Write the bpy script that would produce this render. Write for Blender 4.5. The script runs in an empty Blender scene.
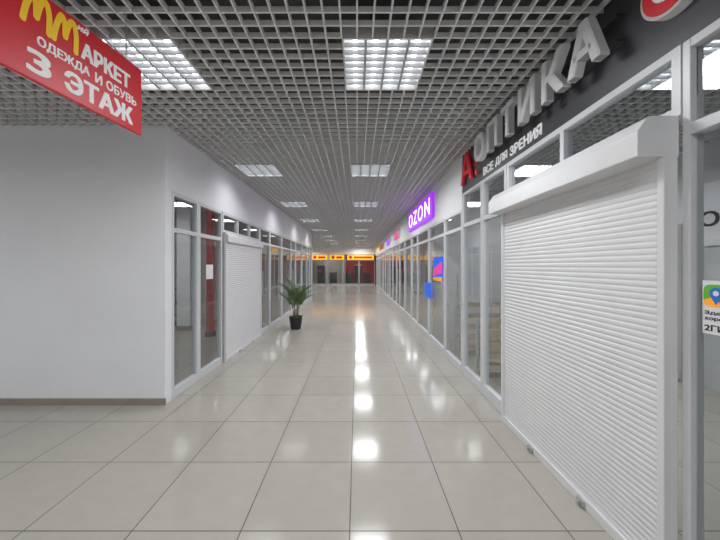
import bpy, math, random
from mathutils import Matrix, Vector
random.seed(4)
scene = bpy.context.scene
scene.view_settings.view_transform = 'Standard'
COL = scene.collection
EYE = 1.46
CZ = 2.93      # ceiling height
LX = -2.02     # shop line on one side of the corridor
RX = 1.43      # shop line on the other side
END = 24.0

# ------------------------------------------------------------------ materials
def mat_basic(name, color, rough=0.5, metal=0.0, spec=0.5, noise=0.0, nscale=6.0, bump=0.0, bscale=80.0, emis=None, estr=0.0):
    m = bpy.data.materials.new(name); m.use_nodes = True
    nt = m.node_tree; b = nt.nodes['Principled BSDF']
    b.inputs['Base Color'].default_value = (*color, 1)
    b.inputs['Roughness'].default_value = rough
    b.inputs['Metallic'].default_value = metal
    b.inputs['Specular IOR Level'].default_value = spec
    tc = nt.nodes.new('ShaderNodeTexCoord')
    if noise > 0:
        n = nt.nodes.new('ShaderNodeTexNoise'); n.inputs['Scale'].default_value = nscale
        n.inputs['Detail'].default_value = 4
        nt.links.new(tc.outputs['Object'], n.inputs['Vector'])
        r = nt.nodes.new('ShaderNodeValToRGB')
        r.color_ramp.elements[0].position = 0.3; r.color_ramp.elements[1].position = 0.7
        r.color_ramp.elements[0].color = (*[c*(1-noise) for c in color], 1)
        r.color_ramp.elements[1].color = (*[min(1, c*(1+noise)) for c in color], 1)
        nt.links.new(n.outputs['Fac'], r.inputs['Fac'])
        nt.links.new(r.outputs['Color'], b.inputs['Base Color'])
    if bump > 0:
        n2 = nt.nodes.new('ShaderNodeTexNoise'); n2.inputs['Scale'].default_value = bscale
        nt.links.new(tc.outputs['Object'], n2.inputs['Vector'])
        bp = nt.nodes.new('ShaderNodeBump'); bp.inputs['Strength'].default_value = bump
        bp.inputs['Distance'].default_value = 0.002
        nt.links.new(n2.outputs['Fac'], bp.inputs['Height'])
        nt.links.new(bp.outputs['Normal'], b.inputs['Normal'])
    if emis:
        b.inputs['Emission Color'].default_value = (*emis, 1)
        b.inputs['Emission Strength'].default_value = estr
    return m

def mat_glass(name, tint=(0.90, 0.92, 0.93)):
    m = bpy.data.materials.new(name); m.use_nodes = True
    nt = m.node_tree; nt.nodes.clear()
    o = nt.nodes.new('ShaderNodeOutputMaterial'); mx = nt.nodes.new('ShaderNodeMixShader')
    t = nt.nodes.new('ShaderNodeBsdfTransparent'); t.inputs['Color'].default_value = (*tint, 1)
    g = nt.nodes.new('ShaderNodeBsdfGlossy'); g.inputs['Roughness'].default_value = 0.015
    f = nt.nodes.new('ShaderNodeLayerWeight'); f.inputs['Blend'].default_value = 0.5
    p = nt.nodes.new('ShaderNodeMath'); p.operation = 'POWER'; p.inputs[1].default_value = 4.5
    q = nt.nodes.new('ShaderNodeMath'); q.operation = 'MULTIPLY_ADD'; q.inputs[1].default_value = 0.85; q.inputs[2].default_value = 0.045
    nt.links.new(f.outputs['Facing'], p.inputs[0]); nt.links.new(p.outputs[0], q.inputs[0])
    nt.links.new(q.outputs[0], mx.inputs[0]); nt.links.new(t.outputs[0], mx.inputs[1])
    nt.links.new(g.outputs[0], mx.inputs[2]); nt.links.new(mx.outputs[0], o.inputs[0])
    return m

def mat_floor():
    m = bpy.data.materials.new('polished_tile'); m.use_nodes = True
    nt = m.node_tree; b = nt.nodes['Principled BSDF']
    tc = nt.nodes.new('ShaderNodeTexCoord'); mp = nt.nodes.new('ShaderNodeMapping')
    mp.inputs['Location'].default_value = (0.04 + 12.0, -1.708 + 12.0, 0)
    nt.links.new(tc.outputs['Object'], mp.inputs['Vector'])
    br = nt.nodes.new('ShaderNodeTexBrick')
    br.offset = 0.0; br.squash = 1.0
    br.inputs['Scale'].default_value = 1.0
    br.inputs['Brick Width'].default_value = 0.6
    br.inputs['Row Height'].default_value = 0.6
    br.inputs['Mortar Size'].default_value = 0.0032
    br.inputs['Mortar Smooth'].default_value = 0.0
    br.inputs['Color1'].default_value = (0.46, 0.436, 0.385, 1)
    br.inputs['Color2'].default_value = (0.425, 0.403, 0.355, 1)
    br.inputs['Mortar'].default_value = (0.12, 0.11, 0.10, 1)
    nt.links.new(mp.outputs[0], br.inputs['Vector'])
    n = nt.nodes.new('ShaderNodeTexNoise'); n.inputs['Scale'].default_value = 9; n.inputs['Detail'].default_value = 5
    nt.links.new(tc.outputs['Object'], n.inputs['Vector'])
    mr = nt.nodes.new('ShaderNodeMapRange'); mr.inputs['To Min'].default_value = 0.93; mr.inputs['To Max'].default_value = 1.05
    nt.links.new(n.outputs['Fac'], mr.inputs['Value'])
    mul = nt.nodes.new('ShaderNodeVectorMath'); mul.operation = 'SCALE'
    nt.links.new(br.outputs['Color'], mul.inputs[0]); nt.links.new(mr.outputs[0], mul.inputs['Scale'])
    nt.links.new(mul.outputs[0], b.inputs['Base Color'])
    rr = nt.nodes.new('ShaderNodeMapRange'); rr.inputs['To Min'].default_value = 0.12; rr.inputs['To Max'].default_value = 0.5
    nt.links.new(br.outputs['Fac'], rr.inputs['Value']); nt.links.new(rr.outputs[0], b.inputs['Roughness'])
    b.inputs['Specular IOR Level'].default_value = 0.26
    return m

M = {}
M['floor'] = mat_floor()
M['wall'] = mat_basic('painted_wall', (0.86, 0.87, 0.895), 0.6, noise=0.02, nscale=2, bump=0.15)
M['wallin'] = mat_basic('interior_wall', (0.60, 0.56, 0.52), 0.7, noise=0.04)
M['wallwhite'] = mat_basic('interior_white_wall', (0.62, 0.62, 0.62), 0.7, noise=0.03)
M['base'] = mat_basic('skirting_tile', (0.30, 0.26, 0.22), 0.3, noise=0.08)
M['grid'] = mat_basic('ceiling_grid_metal', (0.76, 0.76, 0.76), 0.45, noise=0.03)
M['slab'] = mat_basic('plenum_slab', (0.08, 0.08, 0.08), 0.9, noise=0.2)
M['frame'] = mat_basic('white_aluminium_frame', (0.68, 0.69, 0.71), 0.35, noise=0.02)
M['framegrey'] = mat_basic('grey_aluminium_frame', (0.42, 0.43, 0.45), 0.35, noise=0.02)
M['shutter'] = mat_basic('shutter_enamel', (0.75, 0.75, 0.76), 0.35, noise=0.02)
M['glass'] = mat_glass('shop_glass')
M['char'] = mat_basic('charcoal_panel', (0.055, 0.056, 0.064), 0.45, noise=0.05)
M['letter'] = mat_basic('letter_face_white', (0.60, 0.61, 0.61), 0.4, noise=0.02, emis=(1, 1, 1), estr=0.05)
M['letterside'] = mat_basic('letter_side_grey', (0.62, 0.62, 0.63), 0.5, noise=0.02, emis=(1, 1, 1), estr=0.04)
M['red'] = mat_basic('sign_red', (0.62, 0.012, 0.025), 0.4, noise=0.03, emis=(0.7, 0.01, 0.025), estr=0.1)  # weak emission brightens the red of a board that is no lamp
M['redlogo'] = mat_basic('logo_red', (0.6, 0.02, 0.03), 0.4, emis=(0.7, 0.02, 0.03), estr=0.15)
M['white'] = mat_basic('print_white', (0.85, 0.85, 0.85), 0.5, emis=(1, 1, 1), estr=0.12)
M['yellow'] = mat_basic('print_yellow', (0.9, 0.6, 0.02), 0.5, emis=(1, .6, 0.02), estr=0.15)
M['metal'] = mat_basic('brushed_metal', (0.6, 0.6, 0.6), 0.3, metal=0.9, noise=0.03)
M['fix'] = mat_basic('fixture_white', (0.40, 0.41, 0.43), 0.35, noise=0.01)
M['back'] = mat_basic('fixture_reflector', (0.65, 0.65, 0.65), 0.3, noise=0.01)
M['tube'] = mat_basic('lamp_tube', (1, 1, 1), 0.4, emis=(0.96, 0.98, 1.0), estr=4.3)
M['pot'] = mat_basic('dark_planter', (0.02, 0.022, 0.025), 0.45, noise=0.1)
M['soil'] = mat_basic('soil', (0.05, 0.03, 0.02), 0.9, noise=0.3, nscale=40)
M['leaf'] = mat_basic('palm_leaf', (0.08, 0.18, 0.05), 0.45, noise=0.35, nscale=8)
M['stem'] = mat_basic('palm_stem', (0.16, 0.12, 0.05), 0.7, noise=0.3, nscale=20)
M['wood'] = mat_basic('light_wood', (0.56, 0.44, 0.32), 0.5, noise=0.12, nscale=10)
M['purple'] = mat_basic('sign_violet_glow', (0.05, 0.01, 0.15), 0.4, emis=(0.40, 0.03, 0.85), estr=0.95)
M['ltxt'] = mat_basic('sign_letters_glow', (1, 1, 1), 0.4, emis=(1.0, 0.84, 1.0), estr=1.5)
M['pink'] = mat_basic('sign_pink_glow', (0.5, 0.03, 0.2), 0.4, emis=(1.0, 0.08, 0.35), estr=0.5)
M['ylw'] = mat_basic('sign_yellow_glow', (0.9, 0.5, 0.02), 0.4, emis=(1.0, 0.5, 0.02), estr=0.7)
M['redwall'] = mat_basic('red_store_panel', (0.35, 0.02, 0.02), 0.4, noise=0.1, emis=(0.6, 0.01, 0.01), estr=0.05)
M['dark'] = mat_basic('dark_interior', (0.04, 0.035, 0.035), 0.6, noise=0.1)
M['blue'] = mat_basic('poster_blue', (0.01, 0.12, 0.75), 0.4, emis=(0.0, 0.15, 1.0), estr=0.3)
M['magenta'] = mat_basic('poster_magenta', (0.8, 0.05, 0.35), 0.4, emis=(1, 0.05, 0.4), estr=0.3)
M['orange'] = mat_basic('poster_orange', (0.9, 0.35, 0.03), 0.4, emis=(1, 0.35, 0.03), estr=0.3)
M['green'] = mat_basic('sticker_green', (0.15, 0.5, 0.05), 0.5, noise=0.03)
M['sblue'] = mat_basic('sticker_blue', (0.02, 0.2, 0.6), 0.5, noise=0.03)
M['ink'] = mat_basic('dark_ink', (0.03, 0.03, 0.03), 0.6, noise=0.05)
M['paper'] = mat_basic('white_paper', (0.8, 0.8, 0.8), 0.7, noise=0.02)

# ------------------------------------------------------------------ helpers
def mesh_obj(name, verts, faces, mat, parent=None, smooth=False, **props):
    me = bpy.data.meshes.new(name); me.from_pydata(verts, [], faces); me.update()
    me.materials.append(M[mat] if isinstance(mat, str) else mat)
    if smooth:
        for p in me.polygons: p.use_smooth = True
    o = bpy.data.objects.new(name, me); COL.objects.link(o)
    if parent: o.parent = parent
    for k, v in props.items(): o[k] = v
    return o

def boxes_data(boxes):
    V = []; F = []
    for (x0, x1, y0, y1, z0, z1) in boxes:
        i = len(V)
        V += [(x0,y0,z0),(x1,y0,z0),(x1,y1,z0),(x0,y1,z0),(x0,y0,z1),(x1,y0,z1),(x1,y1,z1),(x0,y1,z1)]
        F += [(i,i+3,i+2,i+1),(i+4,i+5,i+6,i+7),(i,i+1,i+5,i+4),(i+1,i+2,i+6,i+5),(i+2,i+3,i+7,i+6),(i+3,i,i+4,i+7)]
    return V, F

def boxes(name, bs, mat, parent=None, bevel=0, **props):
    V, F = boxes_data(bs)
    o = mesh_obj(name, V, F, mat, parent, **props)
    if bevel:
        md = o.modifiers.new('bevel', 'BEVEL'); md.width = bevel; md.segments = 2
    return o

def empty(name, loc=(0,0,0), **props):
    o = bpy.data.objects.new(name, None); o.location = loc; o.empty_display_size = 0.1
    COL.objects.link(o)
    for k, v in props.items(): o[k] = v
    return o

def structure(name, bs, mat, label):
    return boxes(name, bs, mat, kind='structure', label=label, category=name.split('_')[0])

def copy_tree(root, loc, group=None):
    n = root.copy(); n.location = loc; COL.objects.link(n)
    def rec(src, dst):
        for c in list(src.children):
            k = c.copy(); k.parent = dst; k.matrix_parent_inverse = c.matrix_parent_inverse.copy()
            COL.objects.link(k); rec(c, k)
    rec(root, n)
    return n

def text(name, s, w, h, depth, mat, origin, side, parent=None, offset=0.0, shear=0.0, bold=0.0, space=1.0, sidemat=None, **props):
    """text fitted into w x h; origin = lower start corner; side 'R' faces -X, 'L' faces +X or matrix.
    Several words become one mesh each."""
    if side == 'R': R = Matrix(((0,0,-1),(-1,0,0),(0,1,0)))
    elif side == 'L': R = Matrix(((0,0,1),(1,0,0),(0,1,0)))
    else: R = side
    O = Vector(origin)
    words = s.split(' ')
    if len(words) > 1:
        tot = sum(len(q) for q in words) + .55*(len(words)-1); u = 0
        for q in words:
            text(name, q, w*len(q)/tot*.97, h, depth, mat, O + R @ Vector((w*u/tot, 0, 0)), side, parent, offset, shear, bold, space, sidemat, **props)
            u += len(q) + .55
        return
    cu = bpy.data.curves.new(name, 'FONT'); cu.body = s; cu.extrude = 0.01; cu.offset = offset; cu.shear = shear
    cu.space_character = space
    tmp = bpy.data.objects.new('tmp', cu); COL.objects.link(tmp)
    dg = bpy.context.evaluated_depsgraph_get(); dg.update()
    me = bpy.data.meshes.new_from_object(tmp.evaluated_get(dg))
    COL.objects.unlink(tmp); bpy.data.objects.remove(tmp); bpy.data.curves.remove(cu)
    vs = [tuple(v.co) for v in me.vertices]; fs = [tuple(p.vertices) for p in me.polygons]
    x0, x1 = min(v[0] for v in vs), max(v[0] for v in vs)
    y0, y1 = min(v[1] for v in vs), max(v[1] for v in vs)
    z0, z1 = min(v[2] for v in vs), max(v[2] for v in vs)
    V = []; F = []
    shifts = [(0, 0)] if not bold else [(a*bold, b*bold) for a in (-1, 1, -.5, .5, 0) for b in (-.6, .6, 0)]
    for i, (sx, sy) in enumerate(shifts):
        b0 = len(V)
        d_ = depth*(1 + .02*i/1.0) if depth < .01 else depth + .0004*i
        for v in vs:
            p = Vector((bold+sx+(v[0]-x0)/(x1-x0)*(w-2*bold), bold*.6+sy+(v[1]-y0)/(y1-y0)*(h-1.2*bold), (v[2]-z0)/(z1-z0)*d_))
            V.append(tuple(R @ p + O))
        F += [tuple(b0+k for k in f) for f in fs]
    bpy.data.meshes.remove(me)
    o = mesh_obj(name, V, F, mat, parent, **props)
    if sidemat:
        o.data.materials.append(M[sidemat])
        nn = R @ Vector((0, 0, 1))
        for p in o.data.polygons:
            if p.normal.dot(nn) < 0.9: p.material_index = 1
    return o

# ------------------------------------------------------------------ shell
structure('floor', [(-6.2, 5.2, -2.6, END+2.2, -0.1, 0.0)], 'floor', 'polished beige square floor tiles with thin dark joints')
structure('wall_left', [(-6.0, LX, 3.26, 3.38, 0, CZ+0.02)], 'wall', 'plain light grey painted wall facing the hall')
structure('wall_left.001', [(LX-0.12, LX, 3.38, 14.0, 2.28, CZ+0.02)], 'wall', 'white bulkhead wall above the shopfronts')
structure('wall_left.002', [(-6.2, -6.0, -2.6, END+2.2, 0, 3.4)], 'wall', 'plain outer side wall')
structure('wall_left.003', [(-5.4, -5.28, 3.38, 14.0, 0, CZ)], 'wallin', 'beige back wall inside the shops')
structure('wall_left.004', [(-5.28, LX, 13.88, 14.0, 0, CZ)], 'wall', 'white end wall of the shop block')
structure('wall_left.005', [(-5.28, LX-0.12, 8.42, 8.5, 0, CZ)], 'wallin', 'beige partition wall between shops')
structure('wall_back', [(-6.0, 5.0, -2.6, -2.5, 0, CZ)], 'wall', 'plain grey wall closing the hall')
structure('wall_right', [(RX, RX+0.12, 4.22, END, 2.24, CZ+0.02)], 'wall', 'white bulkhead wall above the shopfronts')
structure('wall_right.001', [(5.0, 5.2, -2.6, END+2.2, 0, 3.4)], 'wall', 'outer side wall inside the shops')
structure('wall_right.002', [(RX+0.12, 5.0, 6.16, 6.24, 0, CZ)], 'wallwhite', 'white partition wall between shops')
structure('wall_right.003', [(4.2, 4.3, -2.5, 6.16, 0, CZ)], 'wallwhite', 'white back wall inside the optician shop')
structure('wall_right.004', [(RX, RX+0.12, -2.5, 0.2, 0, 2.44)], 'wall', 'white wall beside the shopfront')
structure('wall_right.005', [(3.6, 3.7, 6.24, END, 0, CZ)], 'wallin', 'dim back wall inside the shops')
structure('baseboard_left', [(-6.0, LX+0.012, 3.246, 3.26, 0, 0.07)], 'base', 'brown tiled skirting along the grey wall')

# ---------------- light fixtures positions
YS = [2.3, 4.8, 7.4, 10.0, 12.6, 15.2, 17.8, 20.4, 23.0]
fix_mid = [(0.2, y) for y in YS]
fix_side = [(-1.5, y) for y in YS]
fix_hall = [(-3.3, y) for y in (15.2, 17.8, 20.4, 23.0)]
fix_near_fill = [(0.2, -0.3), (-3.2, -0.3), (-4.9, 0.5)]  # added fill units behind the camera, brightening the near wall
fix_in = [(2.6, 2.3), (2.7, 4.8), (2.6, 7.6), (2.6, 11.1), (2.6, 14.9), (2.6, 19.9), (-4.5, 5.4), (-3.7, 10.5)]  # first two are visible optician units; the rest are added to light shops
fix_end_fill = [(-2.3, 25.1), (0.2, 25.1)]  # added fill units that light the end store interior
allfix = fix_mid + fix_side + fix_hall + fix_near_fill + fix_in + fix_end_fill

# ---------------- open-cell grid ceiling
def cut(a0, a1, holes):
    segs = [(a0, a1)]
    for h0, h1 in holes:
        ns = []
        for s0, s1 in segs:
            if h1 <= s0 or h0 >= s1: ns.append((s0, s1)); continue
            if h0 > s0: ns.append((s0, h0))
            if h1 < s1: ns.append((h1, s1))
        segs = ns
    return segs
gb = []
W = 0.0052; H0 = CZ; H1 = CZ + 0.035
def grid_region(x0, x1, y0, y1):
    nx = range(math.ceil(x0/0.1-1e-6), math.floor(x1/0.1+1e-6)+1)
    ny = range(math.ceil(y0/0.1-1e-6), math.floor(y1/0.1+1e-6)+1)
    for i in nx:
        x = i*0.1
        hs = [(fy-0.3, fy+0.3) for fx, fy in allfix if abs(x-fx) < 0.305]
        for s0, s1 in cut(y0, y1, hs):
            if s1-s0 > 0.01: gb.append((x-W, x+W, s0, s1, H0, H1))
    for j in ny:
        y = j*0.1
        hs = [(fx-0.3, fx+0.3) for fx, fy in allfix if abs(y-fy) < 0.305]
        for s0, s1 in cut(x0, x1, hs):
            if s1-s0 > 0.01: gb.append((s0, s1, y-W, y+W, H0+0.0005, H1-0.0005))
grid_region(-6.0, RX, -2.5, 3.26)
grid_region(LX, RX, 3.26, 14.0)
grid_region(-6.0, RX, 14.0, END)
grid_region(-6.0, RX, END+.12, END+2.0)
grid_region(RX+0.12, 4.2, -2.5, 6.16)
grid_region(RX+0.12, 3.6, 6.24, END)
grid_region(-5.28, LX-0.12, 3.38, 13.88)
boxes('ceiling', gb, 'grid', kind='structure', label='open-cell silver grid ceiling', category='ceiling')
structure('ceiling.001', [(-6.2, 5.2, -2.6, END+2.2, 3.4, 3.5)], 'slab', 'dark slab above the open grid ceiling')

# ---------------- troffer fixture
def make_fixture(energy, spread=140):
    r = empty('ceiling_light', (0, 0, 0), label='square recessed fluorescent light with louvre in grid ceiling', category='ceiling light', group='recessed fluorescent ceiling lights')
    boxes('housing', [(-.298,.298,-.298,.298,.085,.095), (-.298,-.285,-.298,.298,0,.085), (.285,.298,-.298,.298,0,.085),
                      (-.285,.285,-.298,-.285,0,.085), (-.285,.285,.285,.298,0,.085)], 'back', r)
    lv = []
    for x in (-.142, 0, .142): lv.append((x-.008, x+.008, -.285, .285, .003, .036))
    for k in range(1, 8):
        y = -.285 + .57*k/8; lv.append((-.285, .285, y-.005, y+.005, .004, .03))
    boxes('louvre', lv, 'fix', r)
    for x in (-.213, -.071, .071, .213):
        V = []; F = []
        n = 6
        for e, y in enumerate((-.27, .27)):
            for k in range(n):
                a = 2*math.pi*k/n; V.append((x+.016*math.cos(a), y, .056+.016*math.sin(a)))
        for k in range(n): F.append((k, (k+1) % n, n+(k+1) % n, n+k))
        mesh_obj('lamp_tube', V, F, 'tube', r)
    la = bpy.data.lights.new('lamp', 'AREA'); la.size = .54; la.energy = energy; la.color = (.97, .985, 1.0)
    la.spread = math.radians(spread)
    lo = bpy.data.objects.new('lamp', la); lo.location = (0, 0, -.006); COL.objects.link(lo); lo.parent = r
    return r
def place(lst, energy, spread=140):
    p = make_fixture(energy, spread); p.location = (lst[0][0], lst[0][1], CZ)
    for (x, y) in lst[1:]: copy_tree(p, (x, y, CZ))
place(fix_mid, 29, 170)
place(fix_side, 4.5, 130)
place(fix_hall, 20)
place(fix_near_fill, 27, 170)  # unseen added units, sharing the label of the real ceiling lights
place(fix_in, 24, 165)
place(fix_end_fill, 10)  # added units again, under the same shared label

# ------------------------------------------------------------------ shop glazing
def bay(side, y0, y1, ztop, zt, label, name='shop_window', fmat='frame', kick=0.10, mull=None, handle=False, x=None, post=0.045):
    X = x if x is not None else (RX if side == 'R' else LX)
    if side == 'R': a, b = X, X+0.06; g = X+0.03
    else: a, b = X-0.06, X; g = X-0.03
    r = empty(name, (X, (y0+y1)/2, 0), label=label, category='door' if 'door' in name else 'window')
    ox, oy = X, (y0+y1)/2
    e = 0.002
    bs = [(a,b,y0+e,y0+post,0,ztop), (a,b,y1-post,y1-e,0,ztop), (a,b,y0+post,y1-post,ztop-.04,ztop),
          (a,b,y0+post,y1-post,zt-.025,zt+.025), (a,b,y0+post,y1-post,0,kick)]
    if mull: bs.append((a,b,y0+post,y1-post,mull-.02,mull+.02))
    bs = [(q[0]-ox,q[1]-ox,q[2]-oy,q[3]-oy,q[4],q[5]) for q in bs]
    boxes('frame', bs, fmat, r, bevel=0.003)
    gx = g-ox
    boxes('glass_pane', [(gx-.003,gx+.003,y0+post-oy,y1-post-oy,kick,zt-.025)], 'glass', r)
    boxes('transom_pane', [(gx-.003,gx+.003,y0+post-oy,y1-post-oy,zt+.025,ztop-.04)], 'glass', r)
    if handle:
        s = -1 if side == 'R' else 1
        boxes('handle', [(min(s*.03,s*.05),max(s*.03,s*.05),y0+post-oy+.005,y0+post-oy+.03,.85,1.35),
                         (min(0,s*.05),max(0,s*.05),y0+post-oy+.008,y0+post-oy+.026,.88,.90),
                         (min(0,s*.05),max(0,s*.05),y0+post-oy+.008,y0+post-oy+.026,1.30,1.32)], 'metal', r)
    return r

def transom(side, y0, y1, z0, z1, n, label):
    X = RX if side == 'R' else LX
    a, b = (0, .06) if side == 'R' else (-.06, 0)
    g = .03 if side == 'R' else -.03
    r = empty('transom_window', (X, (y0+y1)/2, z0), label=label, category='window')
    L = (y1-y0)/2; h = z1-z0
    bs = [(a,b,-L,L,0,.04), (a,b,-L,L,h-.04,h)]
    for k in range(n+1):
        y = -L+.02+(2*L-.04)*k/n; bs.append((a,b,y-.02,y+.02,.04,h-.04))
    boxes('frame', bs, 'frame', r)
    boxes('glass_pane', [(g-.003,g+.003,-L+.02,L-.02,.04,h-.04)], 'glass', r)
    return r

def shutter(side, y0, y1, hz0, hz1, prot, label, cx):
    """prot: how far the housing stands out; cx: curtain setback"""
    X = RX if side == 'R' else LX
    s = -1 if side == 'R' else 1      # outwards into the corridor
    r = empty('roller_shutter', (X, (y0+y1)/2, 0), label=label, category='roller shutter')
    L = (y1-y0)/2
    def bx(u0, u1, *rest):
        a, b = sorted((s*u0, s*u1)); return (a, b, *rest)
    # curtain with slats
    pitch = 0.031; V = []; F = []
    z = 0.055; prof = []
    while z < hz0 + 0.02:
        for t, d in ((0, 0), (.09, .0), (.18, .002), (.36, .003), (.65, .003), (.82, .002), (.91, 0)):
            prof.append((cx + d, z + t*pitch))
        z += pitch
    for u, zz in prof:
        V.append((s*u, -L+.02, zz)); V.append((s*u, L-.02, zz))
    for k in range(len(prof)-1):
        F.append((2*k, 2*k+1, 2*k+3, 2*k+2))
    mesh_obj('curtain', V, F, 'shutter', r)
    boxes('bottom_bar', [bx(cx-.012, cx+.018, -L+.02, L-.02, .0, .06)], 'shutter', r, bevel=.004)
    for e in (-1, 1):
        yy = sorted((e*L, e*(L-.035)))
        boxes('guide_rail', [bx(.003, cx+.02, yy[0], yy[1], 0, hz0)], 'shutter', r, bevel=.004)
    # housing with chamfered section
    h = hz1-hz0
    P = [(.003, 0), (prot, 0), (prot, h*.62), (prot-.045, h), (.003, h)]
    V = []; F = []
    for y in (-L, L):
        for u, zz in P: V.append((s*u, y, hz0+zz))
    n = len(P)
    for k in range(n): F.append((k, (k+1) % n, n+(k+1) % n, n+k))
    F.append(tuple(range(n))); F.append(tuple(range(2*n-1, n-1, -1)))
    ho = mesh_obj('housing', V, F, 'shutter', r)
    md = ho.modifiers.new('bevel', 'BEVEL'); md.width = .003; md.segments = 2
    for yy in (-L*0.35, L*0.35):
        boxes('lock', [bx(cx+.018, cx+.035, yy-.03, yy+.03, .012, .045), bx(cx+.035, cx+.05, yy-.01, yy+.01, .02, .036)], 'metal', r, bevel=.003, label='small metal lock')
    return r

# right: optician
bay('R', 0.2, 0.78, 2.44, 2.05, 'white-framed glass shopfront panel beside the shutter', post=.04)
bay('R', 0.78, 1.365, 2.44, 2.05, 'white-framed glass shop door carrying a sticker', name='shop_door', post=.035)
shutter('R', 1.378, 2.94, 1.95, 2.125, 0.18, 'white closed roller shutter with boxed housing on optician shop', 0.045)
transom('R', 1.37, 2.96, 2.13, 2.44, 2, 'white-framed transom glazing above the roller shutter')
bay('R', 2.97, 3.55, 2.44, 2.0, 'white-framed display window of optician shop', kick=.12)
bay('R', 3.55, 4.20, 2.44, 2.0, 'white-framed display window of optician shop', kick=.12)
y = 4.22; k = 0
while y < END-1.0:
    w = 0.85 if k % 3 == 0 else 1.15
    bay('R', y, min(y+w, END), 2.24, 1.98, 'white-framed glass door of a corridor shop' if k % 3 == 0 else 'white-framed glass shop window along the corridor',
        name='shop_door' if k % 3 == 0 else 'shop_window', handle=(k % 3 == 0))
    y += w; k += 1
# left
bay('L', 3.385, 3.96, 2.28, 1.86, 'grey-framed glass shopfront panel next to grey wall', kick=.10)
bay('L', 3.96, 4.66, 2.28, 1.86, 'grey-framed glass shop door with paper notice', name='shop_door', kick=.10)
shutter('L', 4.68, 6.44, 1.83, 1.97, 0.075, 'white closed roller shutter on a corridor shop', 0.02)
transom('L', 4.67, 6.45, 1.97, 2.28, 3, 'white-framed transom glazing above the roller shutter')
y = 6.46; k = 0
while y < 13.6:
    w = (0.75, 1.15, 1.15)[k % 3]
    y1 = min(y+w, 13.88)
    bay('L', y, y1, 2.28, 1.95, 'white-framed glass door of a corridor shop' if k % 3 == 0 else 'white-framed glass shop window along the corridor',
        name='shop_door' if k % 3 == 0 else 'shop_window', handle=(k % 3 == 0))
    y += w; k += 1

# ------------------------------------------------------------------ optician sign
sg = boxes('shop_sign', [(RX, RX+.12, 0.0, 4.2, 2.44, CZ+.02), ], 'char', label='charcoal fascia sign with raised white optician lettering', category='sign')
boxes('letter_rail', [(RX-.05, RX, 1.65, 3.45, 2.655, 2.67)], 'char', sg)
boxes('letter_rail', [(RX-.05, RX, 1.65, 3.45, 2.79, 2.805)], 'char', sg)
text('lettering', 'ОПТИКА', 1.80, .285, .05, 'letter', (RX-.075, 3.46, 2.592), 'R', sg, bold=.014, space=1.25, sidemat='letterside')
text('tagline', 'ВСЕ ДЛЯ ЗРЕНИЯ', 1.12, .09, .006, 'white', (RX, 3.50, 2.478), 'R', sg, bold=.003)
text('emblem', 'А', .40, .36, .02, 'redlogo', (RX-.02, 4.15, 2.53), 'R', sg, bold=.004)
text('emblem', '!', .05, .36, .02, 'redlogo', (RX-.02, 3.66, 2.53), 'R', sg, bold=.0)
# round emblem
def disc(name, cx, cy, cz, r, depth, mat, parent, r0=0.0, n=40):
    V = []; F = []
    for u in (cx, cx-depth):
        for k in range(n):
            a = 2*math.pi*k/n; V.append((u, cy+r*math.cos(a), cz+r*math.sin(a)))
    if r0 == 0:
        F.append(tuple(range(n))); F.append(tuple(range(2*n-1, n-1, -1)))
        for k in range(n): F.append((k, n+k, n+(k+1) % n, (k+1) % n))
    else:
        for u in (cx, cx-depth):
            for k in range(n):
                a = 2*math.pi*k/n; V.append((u, cy+r0*math.cos(a), cz+r0*math.sin(a)))
        for k in range(n):
            j = (k+1) % n
            F += [(k, n+k, n+j, j), (2*n+k, 2*n+j, 3*n+j, 3*n+k), (n+k, 3*n+k, 3*n+j, n+j), (k, j, 2*n+j, 2*n+k)]
    return mesh_obj(name, V, F, mat, parent)
disc('round_emblem', RX, 1.37, 2.72, .14, .05, 'letter', sg)
disc('round_emblem_face', RX-.05, 1.37, 2.72, .125, .006, 'redlogo', sg)
disc('round_emblem_ring', RX-.056, 1.37, 2.72, .075, .004, 'white', sg, r0=.05)

# sticker on the door
st = empty('door_sticker', (RX+.0265, 1.215, 1.27), label='white review sticker card with coloured map pin emblem on glass', category='sticker')
boxes('sheet', [(-.002, 0, -.09, .09, -.09, .13)], 'paper', st)
ec = (.040, .068)
def poly(name, pts, d_, mat):
    mesh_obj(name, [(-d_, ec[0]-px, ec[1]+pz) for px, pz in pts], [tuple(range(len(pts)))], mat, st)
def arc(r_, a0, a1, n=16, e=.5):
    o = []
    for k in range(n+1):
        a = math.radians(a0+(a1-a0)*k/n); c, s = math.cos(a), math.sin(a)
        o.append((r_*math.copysign(abs(c)**e, c), r_*math.copysign(abs(s)**e, s)))
    return o
poly('green_field', [(0, 0)] + arc(.046, 10, 190), .0028, 'green')
poly('orange_field', [(0, 0)] + arc(.046, 190, 280), .0028, 'orange')
poly('blue_field', [(0, 0)] + arc(.046, 280, 370), .0028, 'sblue')
poly('map_pin', [(x, z+.010) for x, z in arc(.024, -30, 210, e=1)] + [(0, -.038)], .0034, 'sblue')
poly('map_pin_center', [(x, z+.010) for x, z in arc(.011, 0, 345, e=1)], .004, 'paper')
text('caption', 'Здесь', .10, .018, .001, 'ink', (-.002, .082, -.012), 'R', st, bold=.0006)
text('caption', 'хорошо', .11, .016, .001, 'ink', (-.002, .082, -.037), 'R', st, bold=.0006)
text('caption', '2ГИС', .105, .026, .001, 'ink', (-.002, .082, -.078), 'R', st, bold=.0010)

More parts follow.
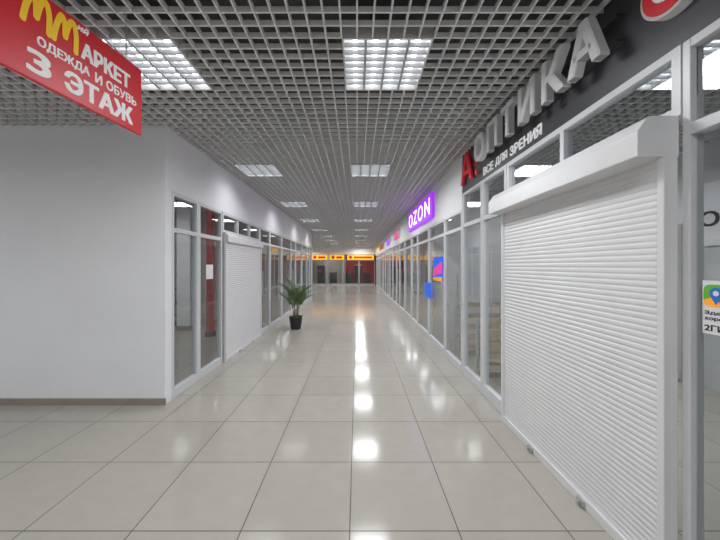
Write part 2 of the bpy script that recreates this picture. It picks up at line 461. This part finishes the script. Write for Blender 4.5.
# inside the optician
ws = boxes('wall_sign', [(-.02, 0, -.75, .75, -.4, .35)], 'paper', label='white wall sign with dark lettering inside optician shop', category='sign')
ws.location = (4.195, 3.12, 2.1)
text('lettering', 'ОПТИКА', 1.3, .18, .004, 'ink', (-.02, .66, -.17), 'R', ws, bold=.006)
def rack(loc, label, n=4, L=.42, D=.3, H=.95, rot=0):
    r = empty('display_rack', loc, label=label, category='shelf')
    r.rotation_euler = (0, 0, rot)
    for a in (-1, 1):
        for b in (-1, 1):
            boxes('post', [(a*D/2-.015, a*D/2+.015, b*L/2-.015, b*L/2+.015, 0, H)], 'frame', r)
    for k in range(n):
        z = .12 + (H-.14)*k/(n-1)
        boxes('shelf', [(-D/2+.015, D/2-.015, -L/2+.015, L/2-.015, z-.012, z+.012), (-D/2-.012, -D/2+.0, -L/2+.015, L/2-.015, z-.012, z+.06)], 'wood', r)
    return r
rack((1.98, 4.15, 0), 'light wood display rack with slatted shelves behind glass', n=5, L=.62, D=.3, H=.74, rot=math.pi/2)
rack((1.98, 5.10, 0), 'light wood display rack with slatted shelves behind glass', n=5, L=.62, D=.3, H=.84, rot=math.pi/2)
ct = empty('shop_counter', (3.3, 1.6, 0), label='low white optician counter with two drawers', category='counter')
boxes('body', [(-.25, .25, -.7, .7, 0, .9)], 'wallwhite', ct, bevel=.005)
boxes('worktop', [(-.3, .3, -.75, .75, .9, .94)], 'framegrey', ct, bevel=.004)
boxes('drawer', [(-.262, -.25, -.66, -.02, .62, .86)], 'wallwhite', ct)
boxes('drawer', [(-.262, -.25, .02, .66, .62, .86)], 'wallwhite', ct)
dc = empty('display_cabinet', (4.0, 4.9, 0), label='tall white eyewear display cabinet against shop wall', category='cabinet')
boxes('body', [(.17, .19, -.9, .9, 0, 2.0), (-.17, .17, -.9, -.87, 0, 2.0), (-.17, .17, .87, .9, 0, 2.0), (-.17, .17, -.87, .87, 1.97, 2.0), (-.17, .17, -.87, .87, 0, .5)], 'paper', dc)
for z in (.8, 1.1, 1.4, 1.7):
    boxes('shelf', [(-.15, .17, -.87, .87, z, z+.02)], 'wood', dc)

# ------------------------------------------------------------------ glowing shop sign over the pickup point
oz = boxes('light_box_sign', [(RX-.06, RX, 5.7, 8.3, 2.36, 2.84)], 'purple', label='glowing violet light box sign with white letters', category='sign', bevel=.02)
text('lettering', 'OZON', 2.3, .32, .004, 'ltxt', (RX-.06, 8.15, 2.44), 'R', oz, bold=0, space=1.3)
for (ya, yb, m, lb) in ((10.2, 11.4, 'pink', 'pink light box sign above shop'), (13.0, 14.4, 'purple', 'glowing violet light box sign above shop'), (16.0, 18.0, 'redlogo', 'small red light box sign above shop'), (19.0, 21.5, 'ylw', 'yellow light box sign above shop')):
    o = boxes('light_box_sign', [(RX-.06, RX, ya, yb, 2.42, 2.66)], m, label=lb, category='sign', bevel=.01)
    for q in ((ya-.02, ya), (yb, yb+.02)):
        boxes('end_cap', [(RX-.065, RX, q[0], q[1], 2.4, 2.68)], 'frame', o)
# poster on glass
po = empty('window_poster', (RX-.002, 5.45, 1.42), label='blue, magenta and orange poster on shop glass', category='poster')
boxes('poster_sheet', [(-.012, 0, -.3, .3, -.22, .2)], 'blue', po)
mesh_obj('poster_band', [(-.013, .3, -.02), (-.013, -.3, .12), (-.013, -.3, -.08), (-.013, .3, -.14)], [(0, 1, 2, 3)], 'magenta', po)
mesh_obj('poster_corner', [(-.013, .3, -.22), (-.013, -.3, -.22), (-.013, -.3, -.14), (-.013, .3, -.17)], [(0, 1, 2, 3)], 'orange', po)
po2 = boxes('window_poster', [(-.01, 0, -.25, .25, -.15, .15)], 'blue', label='plain bright blue poster on shop glass', category='poster')
po2.location = (RX-.002, 6.25, .98)

# ------------------------------------------------------------------ red hanging sign
d = Vector((.1226, 1, 0)).normalized(); nrm = d.cross(Vector((0, 0, 1)))
far = Vector((-1.32, 1.9, 0))
Lg = .82; zb = EYE+.80; zt = EYE+1.20
hs = empty('hanging_sign', far - d*Lg/2 + Vector((0, 0, zb)), label='red hanging sign board with white and yellow lettering', category='sign')
hs.rotation_euler = (0, 0, math.atan2(nrm.y, nrm.x))
# local: +X = normal, +Y = along the board towards the corridor
boxes('board', [(-.02, 0, -Lg/2, Lg/2, 0, zt-zb)], 'red', hs, bevel=.003)
Hh = zt-zb
def st_txt(nm, s, t0, t1, v0, v1, mat, bold=.0025, shear=0.0):
    # t measured from far end towards camera, v from top
    text(nm, s, t1-t0, (v1-v0)*Hh, .002, mat, (0, Lg/2-t1, Hh*(1-v1)), 'L', hs, bold=bold, shear=shear)
def stroke(nm, pts, wd, mat, x=.002):
    """round-ended brush stroke on the board; pts (y, z) local"""
    # Catmull-Rom smoothing
    P = [Vector(p) for p in pts]; P = [P[0]] + P + [P[-1]]; C = []
    for i in range(1, len(P)-2):
        for k in range(8):
            t = k/8; a, b, c, e = P[i-1], P[i], P[i+1], P[i+2]
            C.append(.5*((2*b)+(c-a)*t+(2*a-5*b+4*c-e)*t*t+(3*b-a-3*c+e)*t**3))
    C.append(P[-2])
    Lf = []; Rt = []
    for i, p in enumerate(C):
        tdir = (C[min(i+1, len(C)-1)]-C[max(i-1, 0)]).normalized(); nn = Vector((-tdir.y, tdir.x))*wd/2
        Lf.append(p+nn); Rt.append(p-nn)
    V = [(x, q.x, q.y) for q in Lf] + [(x, q.x, q.y) for q in Rt]; n = len(C)
    F = [(i, i+1, n+i+1, n+i) for i in range(n-1)]
    for ci in (0, n-1):
        b0 = len(V)
        V += [(x+.0004, C[ci].x+wd/2*math.cos(2*math.pi*k/16), C[ci].y+wd/2*math.sin(2*math.pi*k/16)) for k in range(16)]
        F.append(tuple(range(b0, b0+16)))
    mesh_obj(nm, V, F, mat, hs)
for i, t1 in enumerate((.625, .508)):
    y0_ = Lg/2 - t1; zb_ = Hh*(1-.42); hh = .36*Hh; ww = .100
    sh = lambda u, v: (y0_+.012+u*ww+v*.013, zb_+v*hh)
    stroke('lettering', [sh(0, .02), sh(.06, .5), sh(.22, .93), sh(.38, .75), sh(.46, .3)], .024, 'yellow', .002+.001*i)
    stroke('lettering', [sh(.46, .3), sh(.56, .78), sh(.74, .97), sh(.92, .6), sh(.98, .02)], .024, 'yellow', .0026+.001*i)
st_txt('lettering', 'АРКЕТ', .085, .370, .21, .42, 'white', .004)
st_txt('lettering', 'ОДЕЖДА И ОБУВЬ', .035, .56, .49, .615, 'white', .0015)
st_txt('lettering', '3 ЭТАЖ', .055, .60, .67, .92, 'white', .005)
st_txt('lettering', 'ий', .33, .39, .02, .10, 'white', .0015, .3)
for yy in (-Lg/2+.1, Lg/2-.1):
    boxes('suspension_wire', [(-.012, -.008, yy-.002, yy+.002, Hh, CZ-zb+.02)], 'metal', hs)

# ------------------------------------------------------------------ notice
nt_ = boxes('paper_notice', [(0, .002, -.1, .1, -.1, .1)], 'paper', label='white paper notice taped to shop glass door', category='notice')
nt_.location = (LX-.027+.001, 4.3, 1.38)
# columns inside
rc = boxes('interior_column', [(-.06, .06, -.06, .06, 0, CZ-.002)], 'redwall', label='slim square red column standing inside the shop', category='column')
rc.location = (-3.05, 6.45, 0)
boxes('column_base', [(-.08, -.06, -.08, .08, 0, .1), (.06, .08, -.08, .08, 0, .1), (-.06, .06, -.08, -.06, 0, .1), (-.06, .06, .06, .08, 0, .1)], 'dark', rc)
wc = boxes('interior_column', [(-.15, .15, -.15, .15, 0, CZ-.002)], 'wall', label='square white column standing inside the shop', category='column')
wc.location = (-3.95, 7.2, 0)
boxes('column_base', [(-.17, -.15, -.17, .17, 0, .1), (.15, .17, -.17, .17, 0, .1), (-.15, .15, -.17, -.15, 0, .1), (-.15, .15, .15, .17, 0, .1)], 'base', wc)
rack((-4.6, 8.0, 0), 'wooden shop shelf rack behind glass', n=4, L=.7, D=.4, H=1.2)

# ------------------------------------------------------------------ potted palm
pp = empty('potted_palm', (-1.42, 7.2, 0), label='green potted palm in dark planter against corridor shopfronts', category='plant')
prof = [(.0, 0), (.105, 0), (.115, .01), (.15, .27), (.155, .30), (.14, .30), (.135, .26), (0, .26)]
def lathe(name, prof, mat, parent, n=32):
    V = []; F = []
    for r_, z in prof:
        for k in range(n):
            a = 2*math.pi*k/n; V.append((r_*math.cos(a), r_*math.sin(a), z))
    for i in range(len(prof)-1):
        for k in range(n):
            j = (k+1) % n
            F.append((i*n+k, i*n+j, (i+1)*n+j, (i+1)*n+k))
    return mesh_obj(name, V, F, mat, parent, smooth=True)
lathe('planter', prof, 'pot', pp)
lathe('soil', [(0, .265), (.07, .272), (.136, .265)], 'soil', pp)
SV = []; SF = []; LV = []; LF = []
def tube(pts, r0, r1, V, F, n=6):
    base = len(V)
    for i, p in enumerate(pts):
        r_ = r0+(r1-r0)*i/(len(pts)-1)
        for k in range(n):
            a = 2*math.pi*k/n; V.append((p.x+r_*math.cos(a), p.y+r_*math.sin(a), p.z))
    for i in range(len(pts)-1):
        for k in range(n):
            j = (k+1) % n
            F.append((base+i*n+k, base+i*n+j, base+(i+1)*n+j, base+(i+1)*n+k))
for s in range(6):
    a = s*2*math.pi/6+.3; b = Vector((.04*math.cos(a), .04*math.sin(a), .26)); t = Vector((.06*math.cos(a), .06*math.sin(a), .42+.10*(s % 3)))
    tube([b, (b+t)/2+Vector((.006, 0, 0)), t], .014, .010, SV, SF)
    for f in range(4):
        aa = a + (f-1.5)*.7 + random.uniform(-.2, .2)
        L = random.uniform(.50, .76); up = random.uniform(1.3, 1.6)
        dirh = Vector((math.cos(aa), math.sin(aa), 0)); pts = []
        N = 14
        ang = up; p = t.copy()
        for i in range(N+1):
            pts.append(p.copy())
            p = p + (dirh*math.cos(ang)+Vector((0, 0, math.sin(ang))))*(L/N)
            ang -= (.045 + .05*random.random())*(1+.6*i/N)
        tube(pts, .006, .0025, SV, SF, 4)
        sd = Vector((-dirh.y, dirh.x, 0))
        for i in range(3, N+1):
            tt = i/N; ll = .11*math.sin(math.pi*min(1, .25+.72*tt))+.035
            fw = (pts[i]-pts[i-1]).normalized()
            for sgn in (-1, 1):
                dv = (sd*sgn*.8+fw*.75+Vector((0, 0, -.1))).normalized()
                wv = fw*.014
                q0 = pts[i]; q1 = q0+dv*ll*.5; q2 = q0+dv*ll+Vector((0, 0, -ll*.3))
                bse = len(LV)
                LV.extend([tuple(q0), tuple(q1+wv), tuple(q2), tuple(q1-wv)])
                LF.append((bse, bse+1, bse+2, bse+3))
mesh_obj('stem', SV, SF, 'stem', pp, smooth=True)
mesh_obj('foliage', LV, LF, 'leaf', pp)

# ------------------------------------------------------------------ end of the corridor
structure('wall_front', [(-.95, 5.0, END+2.0, END+2.2, 0, CZ)], 'redwall', 'red back wall inside the end store')
structure('wall_front.003', [(-6.0, -.95, END+2.0, END+2.2, 0, CZ)], 'wallin', 'beige back wall inside the end store')
structure('wall_front.001', [(-6.0, 5.0, END, END+.12, 2.35, CZ+.02)], 'wall', 'white bulkhead over the end store')
structure('wall_front.002', [(-6.0, -3.6, END, END+.12, 0, 2.35)], 'wall', 'white wall beside the end store')
for x0, x1 in ((-3.5, -2.3), (-2.1, -1.0), (-.75, 1.3)):
    ys = boxes('light_box_sign', [(x0, x1, END-.12, END, 1.95, 2.3)], 'ylw', label='yellow light box sign with red emblem over end store', category='sign')
    cx = x0+.25
    V = [(cx+.13*math.cos(2*math.pi*k/24), END-.125, 2.13+.13*math.sin(2*math.pi*k/24)) for k in range(24)]
    mesh_obj('emblem', V, [tuple(range(24))], 'redlogo', ys)
    boxes('red_strip', [(x0+.5, x1-.15, END-.13, END-.121, 2.04, 2.2)], 'redlogo', ys)
for k in range(4):
    x0 = -3.55+1.24*k; x1 = x0+1.22
    r = empty('store_window', ((x0+x1)/2, END, 0), label='dark-framed glass front of red end store', category='window')
    w = (x1-x0)/2
    boxes('frame', [(-w, -w+.05, 0, .06, 0, 1.93), (w-.05, w, 0, .06, 0, 1.93), (-w+.05, w-.05, 0, .06, 1.87, 1.93), (-w+.05, w-.05, 0, .06, 0, .1)], 'framegrey', r)
    boxes('glass_pane', [(-w+.05, w-.05, .028, .032, .1, 1.87)], 'glass', r)
for x, h in ((-2.9, 1.5), (-1.9, .9), (-.6, .9), (.1, 1.5), (.8, .9)):
    g = empty('store_display', (x, END+1.0, 0), label='display stand with dark body inside red end store', category='display stand')
    boxes('stand_body', [(-.28, .28, -.2, .2, 0, h)], 'dark', g, bevel=.01)
    boxes('stand_top', [(-.31, .31, -.22, .22, h, h+.05)], 'redwall' if h < 1 else 'paper', g)

# ------------------------------------------------------------------ world and camera
w = bpy.data.worlds.new('world'); scene.world = w; w.use_nodes = True
w.node_tree.nodes['Background'].inputs['Color'].default_value = (0.5, 0.52, 0.56, 1)
w.node_tree.nodes['Background'].inputs['Strength'].default_value = 0.15
cam = bpy.data.cameras.new('camera'); co = bpy.data.objects.new('camera', cam); COL.objects.link(co)
cam.sensor_width = 36; cam.lens = 15.5; cam.clip_start = 0.02
co.location = (0, 0, EYE); co.rotation_euler = (math.radians(90), 0, 0)
cam.shift_x = 3/720; cam.shift_y = -4/720
scene.camera = co
